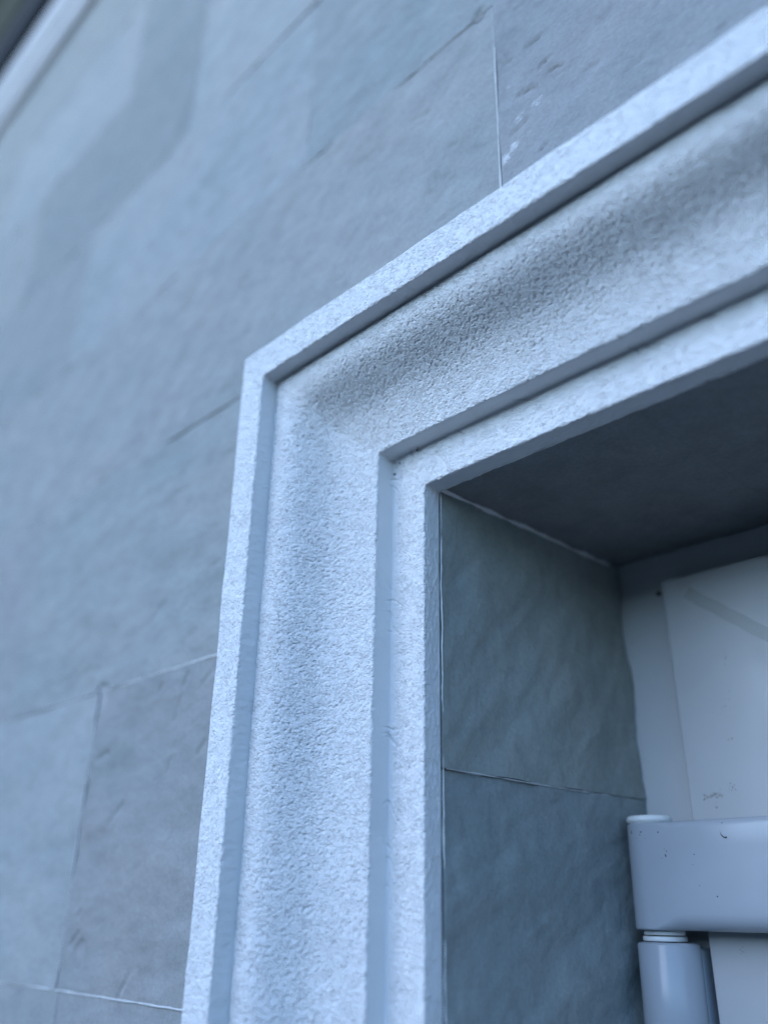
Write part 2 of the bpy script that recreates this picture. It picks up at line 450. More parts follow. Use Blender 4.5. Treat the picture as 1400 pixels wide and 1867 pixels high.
JW = 0.0005                                    # joint width
ROWS = [(-0.505, -0.240), (-0.240, 0.017), (0.017, 0.255), (0.255, 0.500), (0.500, 0.748), (0.748, 0.990), (0.990, TOPZ)]
ROWS = [(-0.505 - 0.25 * k, -0.505 - 0.25 * (k - 1)) for k in range(7, 0, -1) if -0.505 - 0.25 * k > GZ - 0.2] + ROWS
ROWX = {-0.505: -0.281, -0.240: 0.02, 0.017: 0.250, 0.255: 0.005, 0.500: -0.260, 0.748: -0.478, 0.990: -0.20}
seed = 1
tint_rng = random.Random(5)
SPECIAL = {(-0.505, -0.281): (0.305, 0.302, 0.302), (-0.505, -0.806): (0.343, 0.351, 0.355), (0.5, -0.785): (0.282, 0.288, 0.290),
           (0.5, -0.26): (0.358, 0.363, 0.367), (0.748, -0.478): (0.292, 0.299, 0.302), (0.748, -1.003): (0.351, 0.355, 0.363), (0.255, -0.52): (0.346, 0.351, 0.358),
           (0.255, 0.005): (0.307, 0.320, 0.325), (0.017, 0.25): (0.302, 0.302, 0.311), (0.017, -0.275): (0.311, 0.320, 0.325), (-0.24, -0.505): (0.316, 0.325, 0.325)}
GOUGE = [(0.305, 0.135, 0.016, -12, 0.0012, 0.003), (0.296, 0.148, 0.015, 20, 0.0010, 0.002), (0.262, 0.178, 0.010, -8, 0.0016, 0.0022),
         (-0.255, -0.305, 0.03, 12, 0.0025, 0.002), (-0.30, -0.315, 0.03, -5, 0.003, 0.002)]
_g = random.Random(21)
for _k in range(26):     # cleft marks on the tile over the head, lying level
    GOUGE.append((_g.uniform(0.255, 0.45), _g.uniform(0.03, 0.245), _g.uniform(0.006, 0.026), _g.uniform(-24, 18), _g.uniform(0.0010, 0.0022), _g.uniform(0.0010, 0.0026)))
for _k in range(22):     # and slanting ones on the tiles beside the surround
    GOUGE.append((_g.uniform(-0.42, -0.01), _g.uniform(-0.50, -0.245), _g.uniform(0.008, 0.035), _g.uniform(35, 75), _g.uniform(0.0014, 0.0030), _g.uniform(0.0010, 0.0024)))
for _k in range(16):
    GOUGE.append((_g.uniform(-0.40, -0.01), _g.uniform(-0.23, 0.0), _g.uniform(0.010, 0.04), _g.uniform(-10, 40), _g.uniform(0.0016, 0.0032), _g.uniform(0.0006, 0.0015)))
for _k in range(16):
    GOUGE.append((_g.uniform(-0.10, 0.24), _g.uniform(0.02, 0.24), _g.uniform(0.008, 0.03), _g.uniform(-25, 30), _g.uniform(0.0014, 0.0026), _g.uniform(0.0006, 0.0015)))
CHIPS = [(-0.277, -0.245, 0.016, 0.004), (-0.247, -0.475, 0.012, 0.002), (0.235, 0.2555, 0.008, 0.002)]
for (z0, z1) in ROWS:
    z0c = max(z0, GZ + 0.004)
    xs = ROWX.get(z0)
    if xs is None: xs = (0.25 if (int(round(z0 * 4)) % 2) else -0.01)
    k0 = math.floor((-2.25 - xs) / 0.525); x = xs + k0 * 0.525
    while x < 3.4:
        LX = 1.05 if (z0 == 0.017 and abs(x + 0.8) < 0.02) else 0.525      # one long tile left of the door head
        x0, x1 = x + JW / 2, x + LX - JW / 2
        xk = round(x, 3)
        x += LX
        spans = [(x0, x1, z0c + JW / 2, z1 - JW / 2)]
        if z1 <= 0.0 + 1e-6:                                # rows beside the doorway
            sp = []
            if x0 < -0.01: sp.append((x0, min(x1, -0.0018), z0c + JW / 2, z1 - JW / 2))
            if x1 > XR + 0.01: sp.append((max(x0, XR + 0.0018), x1, z0c + JW / 2, z1 - JW / 2))
            spans = sp
        elif z0 < 0.0: spans = [s for s in spans]
        for (a, b, c, d) in spans:
            if z0 < 0 < z1 and b > -0.0018 and a < XR + 0.0018:   # row cut by the head of the surround
                cut = []
                if a < -0.03: cut.append((a, -0.0018, c, d))
                if b > XR + 0.03: cut.append((XR + 0.0018, b, c, d))
                cut.append((max(a, -0.0018 + JW), min(b, XR + 0.0018 - JW), 0.0018, d))
            else: cut = [(a, b, c, d)]
            for (a2, b2, c2, d2) in cut:
                if b2 - a2 < 0.012 or d2 - c2 < 0.008: continue
                seed += 1
                near = (-0.45 < (a2 + b2) / 2 < 0.6) and (-0.6 < c2 < 0.3)
                seen = (-1.8 < (a2 + b2) / 2 < 0.7) and (-0.6 < c2)
                step = 0.0022 if near else (0.008 if seen else 0.05)
                tint = SPECIAL.get((z0, xk), TINTS[tint_rng.randrange(5)])
                slate_tile(a2, b2, c2, d2, seed, tint, step, GOUGE if near else (),
                           (float(rng.uniform(-0.0003, 0.0003)), float(rng.uniform(-0.0005, 0.0005)), float(rng.uniform(-0.0004, 0.0004))), CHIPS if near else ())

def bead(name, pts, wid, out, nrm, side, mat, parent, seed, rough=0.5, n=None, jit=1.0):
    """irregular strip of filler along a polyline: pts Nx3, lying across `side`, bulging along `nrm`"""
    pts = np.asarray(pts, float); nrm = np.asarray(nrm, float); side = np.asarray(side, float)
    d = np.concatenate([[0], np.cumsum(np.linalg.norm(np.diff(pts, axis=0), axis=1))])
    n = n or max(8, int(d[-1] / 0.0016))
    t = np.linspace(0, d[-1], n)
    P = np.stack([np.interp(t, d, pts[:, k]) for k in range(3)], -1)
    w = wid * (1 + rough * fbm(t / 0.022, t * 0 + seed, seed, 4))
    w = np.clip(w, 0.12 * wid, 3 * wid)
    sh = wid * 0.35 * jit * fbm(t / 0.03, t * 0 + seed + 9, seed + 9, 3)
    cross = np.linspace(-1, 1, 7)
    V = []
    for c in cross:
        hh = out * (1 - c * c) * (1 + 0.5 * perlin(t / 0.006, t * 0 + c * 2 + seed, seed + 4))
        V.append(P + (sh + w * c)[:, None] * side + (hh - 0.0004)[:, None] * nrm)
    V = np.stack(V, 1).reshape(-1, 3)
    return mesh_obj(name, V, grid_faces(n, 7), mat, parent, smooth=True)

# white grout left standing in some joints
def hjoint(x0, x1, z, sd, w=0.0011, y=-WD - 0.0014, mt=None): bead('grout', [(x0, y, z), (x1, y, z)], w, 0.0007, (0, -1, 0), (0, 0, 1), mt or GROUT, wall, sd)
def vjoint(x, z0, z1, sd, w=0.0011, y=-WD - 0.0014, mt=None): bead('grout', [(x, y, z0), (x, y, z1)], w, 0.0007, (0, -1, 0), (1, 0, 0), mt or GROUT, wall, sd)
vjoint(0.250, 0.03, 0.205, 3, 0.0009)
hjoint(-0.55, -0.002, -0.505, 5, 0.0009)
hjoint(-0.262, -0.07, -0.240, 7, 0.0012)
hjoint(-0.75, -0.285, -0.240, 8, 0.0012, mt=GROUT2)
hjoint(-0.30, 0.172, 0.255, 15, 0.0012, mt=GROUT2)
vjoint(0.250, 0.205, 0.253, 17, 0.0011, mt=GROUT2)
hjoint(-0.60, 0.30, 0.500, 18, 0.0012, mt=GROUT2)
vjoint(-0.260, 0.502, 0.745, 19, 0.0012, mt=GROUT2)
vjoint(-0.520, 0.258, 0.498, 20, 0.0012, mt=GROUT2)
vjoint(-0.281, -0.49, -0.27, 9, 0.0006)
vjoint(0.005, 0.257, 0.498, 12, 0.0011, mt=GROUT2)
hjoint(-0.9, -0.30, 0.255, 13, 0.0011, mt=GROUT2)
hjoint(-0.9, -0.22, 0.017, 14, 0.0011, mt=GROUT2)
# open, dirty joints
def crack(pts, w, sd, side): bead('open_joint', pts, w, 0.0003, (0, -1, 0), side, BROWN, wall, sd, 0.9)
crack([(0.178, -WD - 0.0020, 0.2542), (0.243, -WD - 0.0020, 0.2545)], 0.0009, 51, (0, 0, 1))
crack([(-0.20, -WD - 0.0015, 0.0172), (-0.075, -WD - 0.0018, 0.0162)], 0.0009, 52, (0, 0, 1))

# ------------------------------------------------------------------ reveal and soffit tiles
def reveal_tile(z0, z1, y0, y1, bulge, seed, tint, mirror=False, step=0.004, wav=0.003):
    ny = int((y1 - y0) / step) + 2; nz = int((z1 - z0) / step) + 2
    gy, gz = np.meshgrid(np.linspace(y0, y1, ny), np.linspace(z0, z1, nz), indexing='ij')
    fy = (gy - y0) / (y1 - y0); fz = (gz - z0) / (z1 - z0)
    bl = bulge[1] * (1 - fz) + bulge[0] * fz
    h = relief(gy, gz, seed, 1.2) * 1.7
    h = h + bl * fy ** 3 + wav * sstep(0.75, 1, fy) * fbm(gz / 0.09, gz * 0 + 4, seed, 2)
    ed = np.minimum(np.minimum(gz - z0, z1 - gz), y1 - gy)
    h = h - 0.0004 * (1 - sstep(0, 0.003, ed))
    x = XO + h
    yy = gy + fy * edge_w(gz, seed, 0.0006)
    zz = gz + (1 - fz) * edge_w(gy, seed + 2) + fz * edge_w(gy, seed + 4)
    if mirror: x = 2 * XC - x
    v = np.stack([x, yy, zz], -1).reshape(-1, 3)
    F = grid_faces(ny, nz, flip=mirror)
    idx = np.arange(ny * nz).reshape(ny, nz)
    ring = np.concatenate([idx[:, 0], idx[-1, 1:], idx[-2::-1, -1], idx[0, -2:0:-1]])
    bk = v[ring].copy(); bk[:, 0] = (2 * XC - (XO - 0.011)) if mirror else XO - 0.011
    nr = len(ring); b0 = len(v); j = np.arange(nr); k = (j + 1) % nr
    sk = np.stack([ring[j], b0 + j, b0 + k, ring[k]], -1)
    o = mesh_obj('reveal_tile', np.concatenate([v, bk]), np.concatenate([F, sk]), SLATE_R, wall, origin=(v[0, 0], (y0 + y1) / 2, (z0 + z1) / 2), smooth=True)
    try: o.data.set_sharp_from_angle(angle=math.radians(50))
    except Exception: pass
    o.color = (*tint, 1)
zj = [-0.348, -0.605, -0.86, -1.115, -1.37, -1.625, -1.88, GZ]
tops = [ZO] + zj[:-1]
for k, (zb, zt) in enumerate(zip(zj, tops)):
    reveal_tile(zb + 0.0004, zt - 0.0004, 0.0008, YD - 0.001, (0.003, 0.009) if k == 0 else (0.0085, 0.003), 71 + k, TINTS[(k + 1) % 5] if k > 1 else ((0.335, 0.355, 0.33) if k == 0 else (0.295, 0.325, 0.32)), step=0.003 if k < 2 else 0.03)
    reveal_tile(zb + 0.0004, zt - 0.0004, 0.0008, YD - 0.001, (0.003, 0.004), 91 + k, TINTS[k % 5], True, step=0.012)
sx = [XO + 0.001, 0.311, 0.836, 2 * XC - XO - 0.001]
for k in range(3):
    x0, x1 = sx[k] + 0.00007, sx[k + 1] - 0.00007
    st = 0.004; nx = int((x1 - x0) / st) + 2; ny = int((YD - 0.002) / st) + 2
    gx, gy = np.meshgrid(np.linspace(x0, x1, nx), np.linspace(0.0008, YD - 0.001, ny), indexing='ij')
    h = relief(gx, gy, 120, 1.0)
    ed = np.minimum(gx - x0, x1 - gx); h = h - 0.0001 * (1 - sstep(0, 0.003, ed))
    v = np.stack([gx, gy, ZO - h], -1).reshape(-1, 3)
    idx = np.arange(nx * ny).reshape(nx, ny)
    ring = np.concatenate([idx[:, 0], idx[-1, 1:], idx[-2::-1, -1], idx[0, -2:0:-1]])
    bk = v[ring].copy(); bk[:, 2] = ZO + 0.011
    nr = len(ring); b0 = len(v); j = np.arange(nr); kk = (j + 1) % nr
    F = np.concatenate([grid_faces(nx, ny, flip=True), np.stack([ring[j], ring[kk], b0 + kk, b0 + j], -1)])
    o = mesh_obj('soffit_tile', np.concatenate([v, bk]), F, SLATE, wall, origin=((x0 + x1) / 2, 0.12, ZO), smooth=True)
    o.data.set_sharp_from_angle(angle=math.radians(50))
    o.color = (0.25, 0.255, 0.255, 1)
# grout in the reveal joint and filler in the reveal / soffit corner
bead('grout', [(XO + 0.0002, 0.004, -0.348), (XO + 0.0016, 0.12, -0.3485), (XO + 0.006, YD - 0.004, -0.349)], 0.0006, 0.0008, (1, 0, 0), (0, 0, 1), GROUT, wall, 31, 0.6)
bead('filler', [(XO + 0.0012, 0.001, ZO - 0.0012), (XO + 0.0022, 0.10, ZO - 0.0016), (XO + 0.0028, 0.225, ZO - 0.002)], 0.0014, 0.0014, (0.7, 0, -0.7), (-0.7, 0, -0.7), CAULK, wall, 35, 0.8)

# ------------------------------------------------------------------ door surround (moulding)
surr = thing('door_surround', (XC, -0.02, GZ), 'white crackle-coated moulding framing the doorway', 'door trim')
CYMA = [(0.0287, 0.0765), (0.0300, 0.0780), (0.0345, 0.0788), (0.0415, 0.0782), (0.0475, 0.0758), (0.0535, 0.0708), (0.0592, 0.0638), (0.0648, 0.0565), (0.0708, 0.0500), (0.0785, 0.0446), (0.0875, 0.0405), (0.0975, 0.0372), (0.1092, 0.0342)]
key = [(0, 0.0465), (0, 0.0941), (0.0302, 0.0941), (0.0286, 0.0735)]
poly = [np.array(key[:3]), catmull(CYMA), np.array([(0.1086, 0.0166), (UF, 0.0166), (UF, 0.0003)])]
poly = np.vstack(poly)
seg = np.concatenate([[0], np.cumsum(np.linalg.norm(np.diff(poly, axis=0), axis=1))])
s_f = np.arange(0, seg[-1], 0.0002)
pf = np.stack([np.interp(s_f, seg, poly[:, 0]), np.interp(s_f, seg, poly[:, 1])], -1)
kk = np.exp(-0.5 * (np.arange(-30, 31) * 0.0002 / 0.0010) ** 2); kk /= kk.sum()
pad = np.vstack([np.repeat(pf[:1], 30, 0), pf, np.repeat(pf[-1:], 30, 0)])
pf = np.stack([np.convolve(pad[:, k], kk, 'valid') for k in (0, 1)], -1)
def s_at(u, d):          # arc length of the profile point nearest to (u, d)
    return s_f[np.argmin((pf[:, 0] - u) ** 2 + (pf[:, 1] - d) ** 2)]
sA, sB, sC, sD, sE, sF = s_at(0, 0.0941), s_at(0.0302, 0.0941), s_at(0.0287, 0.0765), s_at(0.1092, 0.0342), s_at(0.1086, 0.0166), s_at(UF, 0.0166)
def rough_mask(s):
    w = 0.0012
    r = 0.25 * (1 - sstep(sA - w, sA + w, s)) + sstep(sA - w, sA + w, s)
    r = r * (1 - 0.88 * (sstep(sB - 0.001, sB + 0.003, s) * (1 - sstep(sC - 0.001, sC + 0.002, s))))
    r = r * (1 - 0.85 * (sstep(sD - 0.001, sD + 0.003, s) * (1 - sstep(sE + 0.001, sE + 0.009, s))))
    r = r * (1 - 0.55 * sstep(sF + 0.001, sF + 0.004, s))
    return r
def moulding(name, kind, s_step, tau, seed, mirror=False, amp=0.00027):
    """kind 'jamb' runs down from the mitre, 'head' runs right from it; tau = distances from the mitre"""
    def run(a, b, st): return np.linspace(a, b, max(2, int((b - a) / st)), endpoint=False)
    w_ = 0.0012
    s = np.concatenate([run(0, sA - w_, 0.006), run(sA - w_, sB + w_, s_step), run(sB + w_, sC - w_, 1.6 * s_step), run(sC - w_, sD + w_, s_step),
                        run(sD + w_, sE - w_, 1.6 * s_step), run(sE - w_, sF + w_, s_step), run(sF + w_, s_f[-1], 1.5 * s_step), [s_f[-1]]])
    u = np.interp(s, s_f, pf[:, 0]); d = np.interp(s, s_f, pf[:, 1])
    tu = np.gradient(u, s); td = np.gradient(d, s); L = np.hypot(tu, td)
    nu, nd = -td / L, tu / L                       # outward normal of the section: (u, d)
    S, T = np.meshgrid(s, tau, indexing='ij')
    Ug, Dg = u[:, None] + 0 * T, d[:, None] + 0 * T
    w = 0.003 + 0.011 * (sstep(sC, sC + 0.03, s) * (1 - sstep(sD - 0.03, sD, s)))[:, None]
    ga = (T + np.sqrt(T * T + w * w)) / 2; gb = (-T + np.sqrt(T * T + w * w)) / 2
    along, across = ga, gb                          # rounded mitre
    # relief, continuous over the mitre
    if kind == 'jamb': px, pz = Ug + Dg * 0.4 + 0 * T, -(Ug + T)
    else: px, pz = Ug + T, -(Ug + Dg * 0.4)
    px, pz = (S + 0 * T, -(Ug + T)) if kind == 'jamb' else (Ug + T + 0.07, -S)
    a0 = wrinkles(px, pz, 5 if kind == 'jamb' else 6)
    a1 = a0
    big = 0.00055 * fbm(px / 0.06, pz / 0.06, 77, 3)
    mod = 0.92 + 0.15 * perlin(px / 0.035, pz / 0.035, 78)
    R = rough_mask(S)
    h = amp * mod * R * a1 + big
    # strain cracks across the inner quirk
    q = np.exp(-((S - (sE + 0.003)) / 0.0075) ** 2)
    lc = T if kind == 'jamb' else T * 0.6
    cr = perlin(lc / 0.011 + 0.5 * perlin(S / 0.012, T / 0.012, 91), S / 0.05, 92)
    h = h - 0.0011 * q * np.exp(-(cr / 0.10) ** 2) * sstep(-0.05, 0.35, perlin(T / 0.02, S / 0.02, 93))
    # lengthwise runs in the return face and in the outer quirk
    q2 = sstep(sF - 0.001, sF + 0.003, S)
    h = h + 0.0005 * q2 * np.exp(-(perlin(T / 0.02, S / 0.0045, 94) / 0.12) ** 2)
    q3 = sstep(sB, sB + 0.004, S) * (1 - sstep(sC - 0.006, sC, S))
    h = h + 0.00035 * q3 * fbm(T / 0.006, S / 0.012, 95, 2)
    rag = np.exp(-((S - sB) / 0.0022) ** 2) + np.exp(-((S - sD) / 0.0022) ** 2) + np.exp(-((S - sF) / 0.002) ** 2)
    h = h + 0.0005 * rag * fbm(T / 0.005, S / 0.004, 96, 3)
    fade = sstep(0, 0.004, S) * sstep(0, 0.0015, s_f[-1] - S)
    h = h * fade
    U2 = Ug + h * nu[:, None]; D2 = Dg + h * nd[:, None]
    if kind == 'jamb':
        x = U2 + across; z = -(U2 + along)
    else:
        x = U2 + along; z = -(U2 + across)
    y = -D2
    if mirror: x = XR - x
    v = np.stack([x, y, z], -1).reshape(-1, 3)
    flip = (kind == 'jamb') == mirror
    o = mesh_obj(name, v, grid_faces(len(s), len(tau), flip=not flip if kind == 'jamb' else not flip), COAT, surr, origin=(0.07 if not mirror else XR - 0.07, -0.04, -0.07), smooth=True)
    a = o.data.attributes.new('skin', 'FLOAT_VECTOR', 'POINT')
    a.data.foreach_set('vector', np.stack([px + 0 * T, pz + 0 * T, 0 * T + R], -1).astype(np.float32).ravel())
    return o
def taus(dense, mid, end, step=0.00046):
    out = list(np.arange(0, dense, step)) + list(np.arange(dense, mid, step * 1.5)); x = mid; st = step * 1.5
    while x < end:
        out.append(x); st = min(st * 1.25, 0.03); x += st
    out.append(end)
    return np.array(out)
moulding('side_moulding', 'jamb', 0.00046, taus(0.34, 0.56, -GZ - UF - 0.001), 5)
# the head is one length between the two mitres; its right half mirrors the left
def head():
    o1 = moulding('head_moulding', 'head', 0.00046, taus(0.30, 0.44, XC), 5)
    return o1
hd = head()
# trim the head so that both halves meet in the middle of the doorway
def trim_mid(o):
    me = o.data
    n = len(me.vertices); co = np.empty(n * 3, dtype=np.float32); me.vertices.foreach_get('co', co); co = co.reshape(-1, 3)
    lim = (XC * K) - o.location.x - surr.location.x
    co[:, 0] = np.minimum(co[:, 0], lim); me.vertices.foreach_set('co', co.ravel()); me.update()
trim_mid(hd)
def taus_coarse(end):
    return np.concatenate([np.arange(0, 0.03, 0.003), np.linspace(0.03, end, 40)])
hd2 = moulding('head_moulding', 'head', 0.002, taus_coarse(XC), 5, True)
me = hd2.data; n = len(me.vertices); co = np.empty(n * 3, dtype=np.float32); me.vertices.foreach_get('co', co); co = co.reshape(-1, 3)
co[:, 0] = np.maximum(co[:, 0], XC * K - hd2.location.x - surr.location.x); me.vertices.foreach_set('co', co.ravel()); me.update()
moulding('side_moulding', 'jamb', 0.002, taus_coarse(-GZ - UF - 0.001), 5, True)
# dirt caught in the quirks
dv_, df_ = [], []
d_rng = random.Random(4)
def fleck(x, y, z, r):
    b0 = len(dv_); dv_.append((x, y - r * 0.8, z))
    for k in range(7):
        a = 2 * math.pi * k / 7; q = r * (0.6 + 0.6 * d_rng.random())
        dv_.append((x + q * math.cos(a), y + 0.0006, z + q * math.sin(a)))
    for k in range(7): df_.append((b0, b0 + 1 + (k + 1) % 7, b0 + 1 + k))
for (x, z, r) in ((0.1155, -0.1145, 0.0011), (0.1100, -0.1225, 0.0012), (0.135, -0.1103, 0.0009)):
    fleck(x, -0.0172 if x > 0.1 else -0.078, z, r)
o = mesh_obj('dirt_flecks', np.array(dv_), df_, DIRT, surr); o['kind'] = 'stuff'
# painted-over filler where the surround meets the tiles of the opening
bead('filler_bead', [(XO + 0.0004, 0.0016, ZO - 0.001), (XO + 0.0004, 0.0016, -0.62)], 0.0006, 0.0006, (1, 0, 0), (0, 1, 0), CAULK, surr, 41, 1.3, jit=3.5)
bead('filler_bead', [(XO + 0.001, 0.0020, ZO - 0.0004), (XO + 0.5, 0.0020, ZO - 0.0004)], 0.0020, 0.0012, (0, 0, -1), (0, 1, 0), CAULK, surr, 43, 0.8)

# ------------------------------------------------------------------ door
YS = 0.2215
SX = 0.2000
SZ = -0.1715
door = thing('door', (XC, YS, GZ), 'white lacquered door in its frame, hung on chunky barrel hinges', 'door')
XR2 = 2 * XC - XO
def u_frame(x0, x1, w, y0, y1, zt, zw):
    out = [(x0, GZ), (x0, zt), (x1, zt), (x1, GZ)]; inn = [(x0 + w, GZ), (x0 + w, zt - zw), (x1 - w, zt - zw), (x1 - w, GZ)]
    V = [(a, y, b) for y in (y0, y1) for (a, b) in out + inn]
    F = []
    for k in range(3):
        F.append((k, k + 1, 4 + k + 1, 4 + k)); F.append((8 + k, 12 + k, 12 + k + 1, 8 + k + 1))
        F.append((k, 8 + k, 8 + k + 1, k + 1)); F.append((4 + k, 4 + k + 1, 12 + k + 1, 12 + k))
    return np.array(V), F
v_, f_ = u_frame(XO - 0.010, XR2 + 0.010, 0.10, YD, YD + 0.07, ZO + 0.010, 0.08)
frame = mesh_obj('door_frame', v_, f_, FRAMEW, door)
lathe('screw_hole', 0.1835, YD - 0.0007, [(0.0001, ZO - 0.037), (0.0018, ZO - 0.0366), (0.0024, ZO - 0.0352), (0.0018, ZO - 0.0338), (0.0001, ZO - 0.0334)], DIRT, frame, 14)
leaf = box('leaf', (SX, 2 * XC - SX, YS, YD + 0.03, GZ + 0.01, SZ), LACQ, door, 0.0016, 3)
for v_ in leaf.data.vertices:                       # the hinge side hangs a little out of plumb
    if v_.co.x < 0: v_.co.x += (-0.0035 if v_.co.z > 0 else 0.028) * K
def hinge(zt):
    """zt: top of the upper knuckle"""
    hx, hy, r = 0.1770, 0.2075, 0.0225
    zb = zt - 0.0745
    h = bpy.data.objects.new('hinge', None); C.objects.link(h); h.parent = door
    h.location = Vector(W((hx, hy, zb))) - wloc(door); h['label'] = 'white barrel hinge with wide flat arm'
    e = 0.0016
    lathe('knuckle', hx, hy, [(0.0005, zt - 0.0006), (r - 0.0022, zt - 0.0006), (r - 0.0010, zt - 0.0022), (r - 0.0010, zb + 0.0020), (r - 0.0022, zb + 0.0006), (0.0005, zb + 0.0006)], ENAMEL, h, 72)
    # arm: sleeve round the pin running out into a flat rounded bar across the leaf
    st = []
    for a in np.radians(np.linspace(100, 270, 60)): st.append((hx + r * math.cos(a), hy + r * math.sin(a), math.cos(a), math.sin(a)))
    for x in np.linspace(hx + 0.002, hx + 0.15, 50): st.append((x, hy - r, 0.0, -1.0))
    cx_, cr_ = hx + 0.15, 0.012
    for a in np.radians(np.linspace(275, 360, 14)): st.append((cx_ + cr_ * math.cos(a), hy - r + cr_ + cr_ * math.sin(a), math.cos(a), math.sin(a)))
    st.append((cx_ + cr_, YS - 0.0005, 1.0, 0.0))
    V = []; m = 0
    for (x, y, nx_, ny_) in st:
        t = float(sstep(hx + 0.001, hx + 0.026, x)) if ny_ < -0.5 or x > hx else 0.0
        rt, rb = 0.0013 + 0.0042 * t, 0.0015 + 0.0105 * t
        pr = [(r * 0.55, zt)] + [(rt - rt * math.sin(a), zt - rt + rt * math.cos(a)) for a in np.linspace(0, math.pi / 2, 8)]
        pr += [(0.0, zt + (zb - zt) * q) for q in (0.25, 0.5, 0.75)]
        pr += [(rb - rb * math.cos(a), zb + rb - rb * math.sin(a)) for a in np.linspace(0, math.pi / 2, 10)] + [(r * 0.55, zb)]
        m = len(pr)
        V += [(x - nx_ * q, y - ny_ * q, z) for q, z in pr]
    o = mesh_obj('arm', np.array(V), grid_faces(len(st), m), ENAMEL, h, smooth=True)
    px_, py_ = 0.1715, 0.2065
    lathe('pin_cap', px_, py_, [(0.0005, zt + 0.0062), (0.0155, zt + 0.0062), (0.0170, zt + 0.0054), (0.0174, zt + 0.0030), (0.0168, zt + 0.0016), (0.0155, zt + 0.0010), (0.0148, zt - 0.001)], PLASTIC, h, 56)
    for (za, zc, rr) in ((zb - 0.0001, zb - 0.0034, 0.0150), (zb - 0.0042, zb - 0.0076, 0.0160)):
        lathe('washer', 0.1745, hy, [(0.0005, za), (rr - 0.0006, za), (rr, za - 0.0006), (rr, zc + 0.0006), (rr - 0.0006, zc), (0.0005, zc)], PLASTIC, h, 56)
    lathe('pin', 0.1745, hy, [(0.0085, zb + 0.001), (0.0085, zb - 0.010)], DIRT, h, 24)
    z2, z3 = zb - 0.0082, zb - 0.115
    lathe('lower_barrel', hx, hy, [(0.0005, z2), (r - 2 * e, z2), (r - 0.6 * e, z2 - 0.4 * e), (r, z2 - 1.2 * e), (r, z3 + e), (r - e, z3), (0.0005, z3)], ENAMEL, h, 72)
    box('mounting_plate', (hx - 0.008, SX - 0.0035, hy + 0.012, YD - 0.0005, z3, z2 - 0.003), ENAMEL, h, 0.003, 3)
    return h, hx, hy, r, zb
hg, hx, hy, hr, hzb = hinge(-0.3712)
hinge(-1.60)
# dirt specks and scuffs on hinge and leaf
ds = random.Random(8)
def speck(vs_, fs_, p, n, up_, r, asp=1.0, ang=0.0):
    n = Vector(n).normalized(); a = Vector(up_); b = n.cross(a).normalized(); a = b.cross(n).normalized()
    a, b = a * math.cos(ang) + b * math.sin(ang), b * math.cos(ang) - a * math.sin(ang)
    b0 = len(vs_); p = Vector(p); vs_.append(p + n * 0.0003); m = 8
    for k in range(m):
        t = 2 * math.pi * k / m; rr = r * (0.65 + 0.6 * ds.random())
        vs_.append(p + a * rr * asp * math.cos(t) + b * rr * math.sin(t) + n * 0.00008)
    for k in range(m): fs_.append((b0, b0 + 1 + k, b0 + 1 + (k + 1) % m))
v1, f1 = [], []
for (ang, dz, r, asp, rot) in ((-118, 0.0065, 0.0005, 3.2, 0.05), (-92, 0.0068, 0.0005, 2.2, 1.4), (-95, 0.0088, 0.0004, 1.5, 0.3), (-103, 0.011, 0.0003, 1, 0), (-100, 0.013, 0.0003, 1, 0), (-84, 0.0115, 0.0003, 1.2, 0),
                               (-72, 0.0075, 0.0006, 1, 0), (-64, 0.024, 0.0006, 2.0, 0.4), (-62, 0.021, 0.0004, 1.4, 0.2), (-65, 0.0195, 0.0003, 1, 0), (-104, 0.040, 0.0003, 1, 0), (-70, 0.026, 0.0003, 1, 0)):
    a = math.radians(ang); n = (math.cos(a), math.sin(a), 0)
    if ang > -80:
        p = (hx + 0.9 * (ang + 90) * 0.0006 + 0.004, hy - hr - 0.0001, -0.3712 - dz); n = (0, -1, 0)
    else: p = (hx + hr * n[0], hy + hr * n[1], -0.3712 - dz)
    speck(v1, f1, p, n, (0, 0, 1), r, asp, rot)
for (x, dz, r, asp, rot) in ((0.214, 0.069, 0.0006, 1.8, 1.2), (0.2095, 0.062, 0.0003, 1.4, 0.8), (0.232, 0.052, 0.0005, 1.3, 0.3), (0.218, 0.024, 0.0004, 1.5, 1), (0.216, 0.031, 0.0003, 1, 0), (0.2195, 0.045, 0.0003, 1.4, 0)):
    speck(v1, f1, (x, hy - hr - 0.0001 + (0.0028 if dz > 0.06 else 0), -0.3712 - dz), (0, -1, 0), (0, 0, 1), r, asp, rot)
for k in range(16):       # small curled fibre near the arm's top edge
    t = k / 15; a = 1.9 + 3.0 * t
    speck(v1, f1, (0.2435 + 0.0036 * math.cos(a), hy - hr - 0.0001 + 0.0006 * (1 - t), -0.3795 + 0.0052 * math.sin(a)), (0, -1, 0.2), (0, 0, 1), 0.00028 + 0.0003 * t, 1.3, ds.random() * 3)
def join_mesh(name, v, f, mat, parent):
    return mesh_obj(name, np.array([tuple(q) for q in v]), f, mat, parent)
o = join_mesh('dirt_specks', v1, f1, DIRT, hg); o['kind'] = 'stuff'
v2, f2 = [], []
SCUFF = mat_plain('brown_scuff', (0.42, 0.41, 0.39), 0.8, 0.3, 300)
for k in range(20):
    t = ds.random()
    speck(v2, f2, (0.209 + 0.018 * t + ds.gauss(0, 0.0010), YS - 0.0001, -0.3515 + 0.0015 * t + ds.gauss(0, 0.0012)), (0, -1, 0), (1, 0, 0), 0.0004 + 0.0006 * ds.random(), 1.8, ds.gauss(0, 0.5))
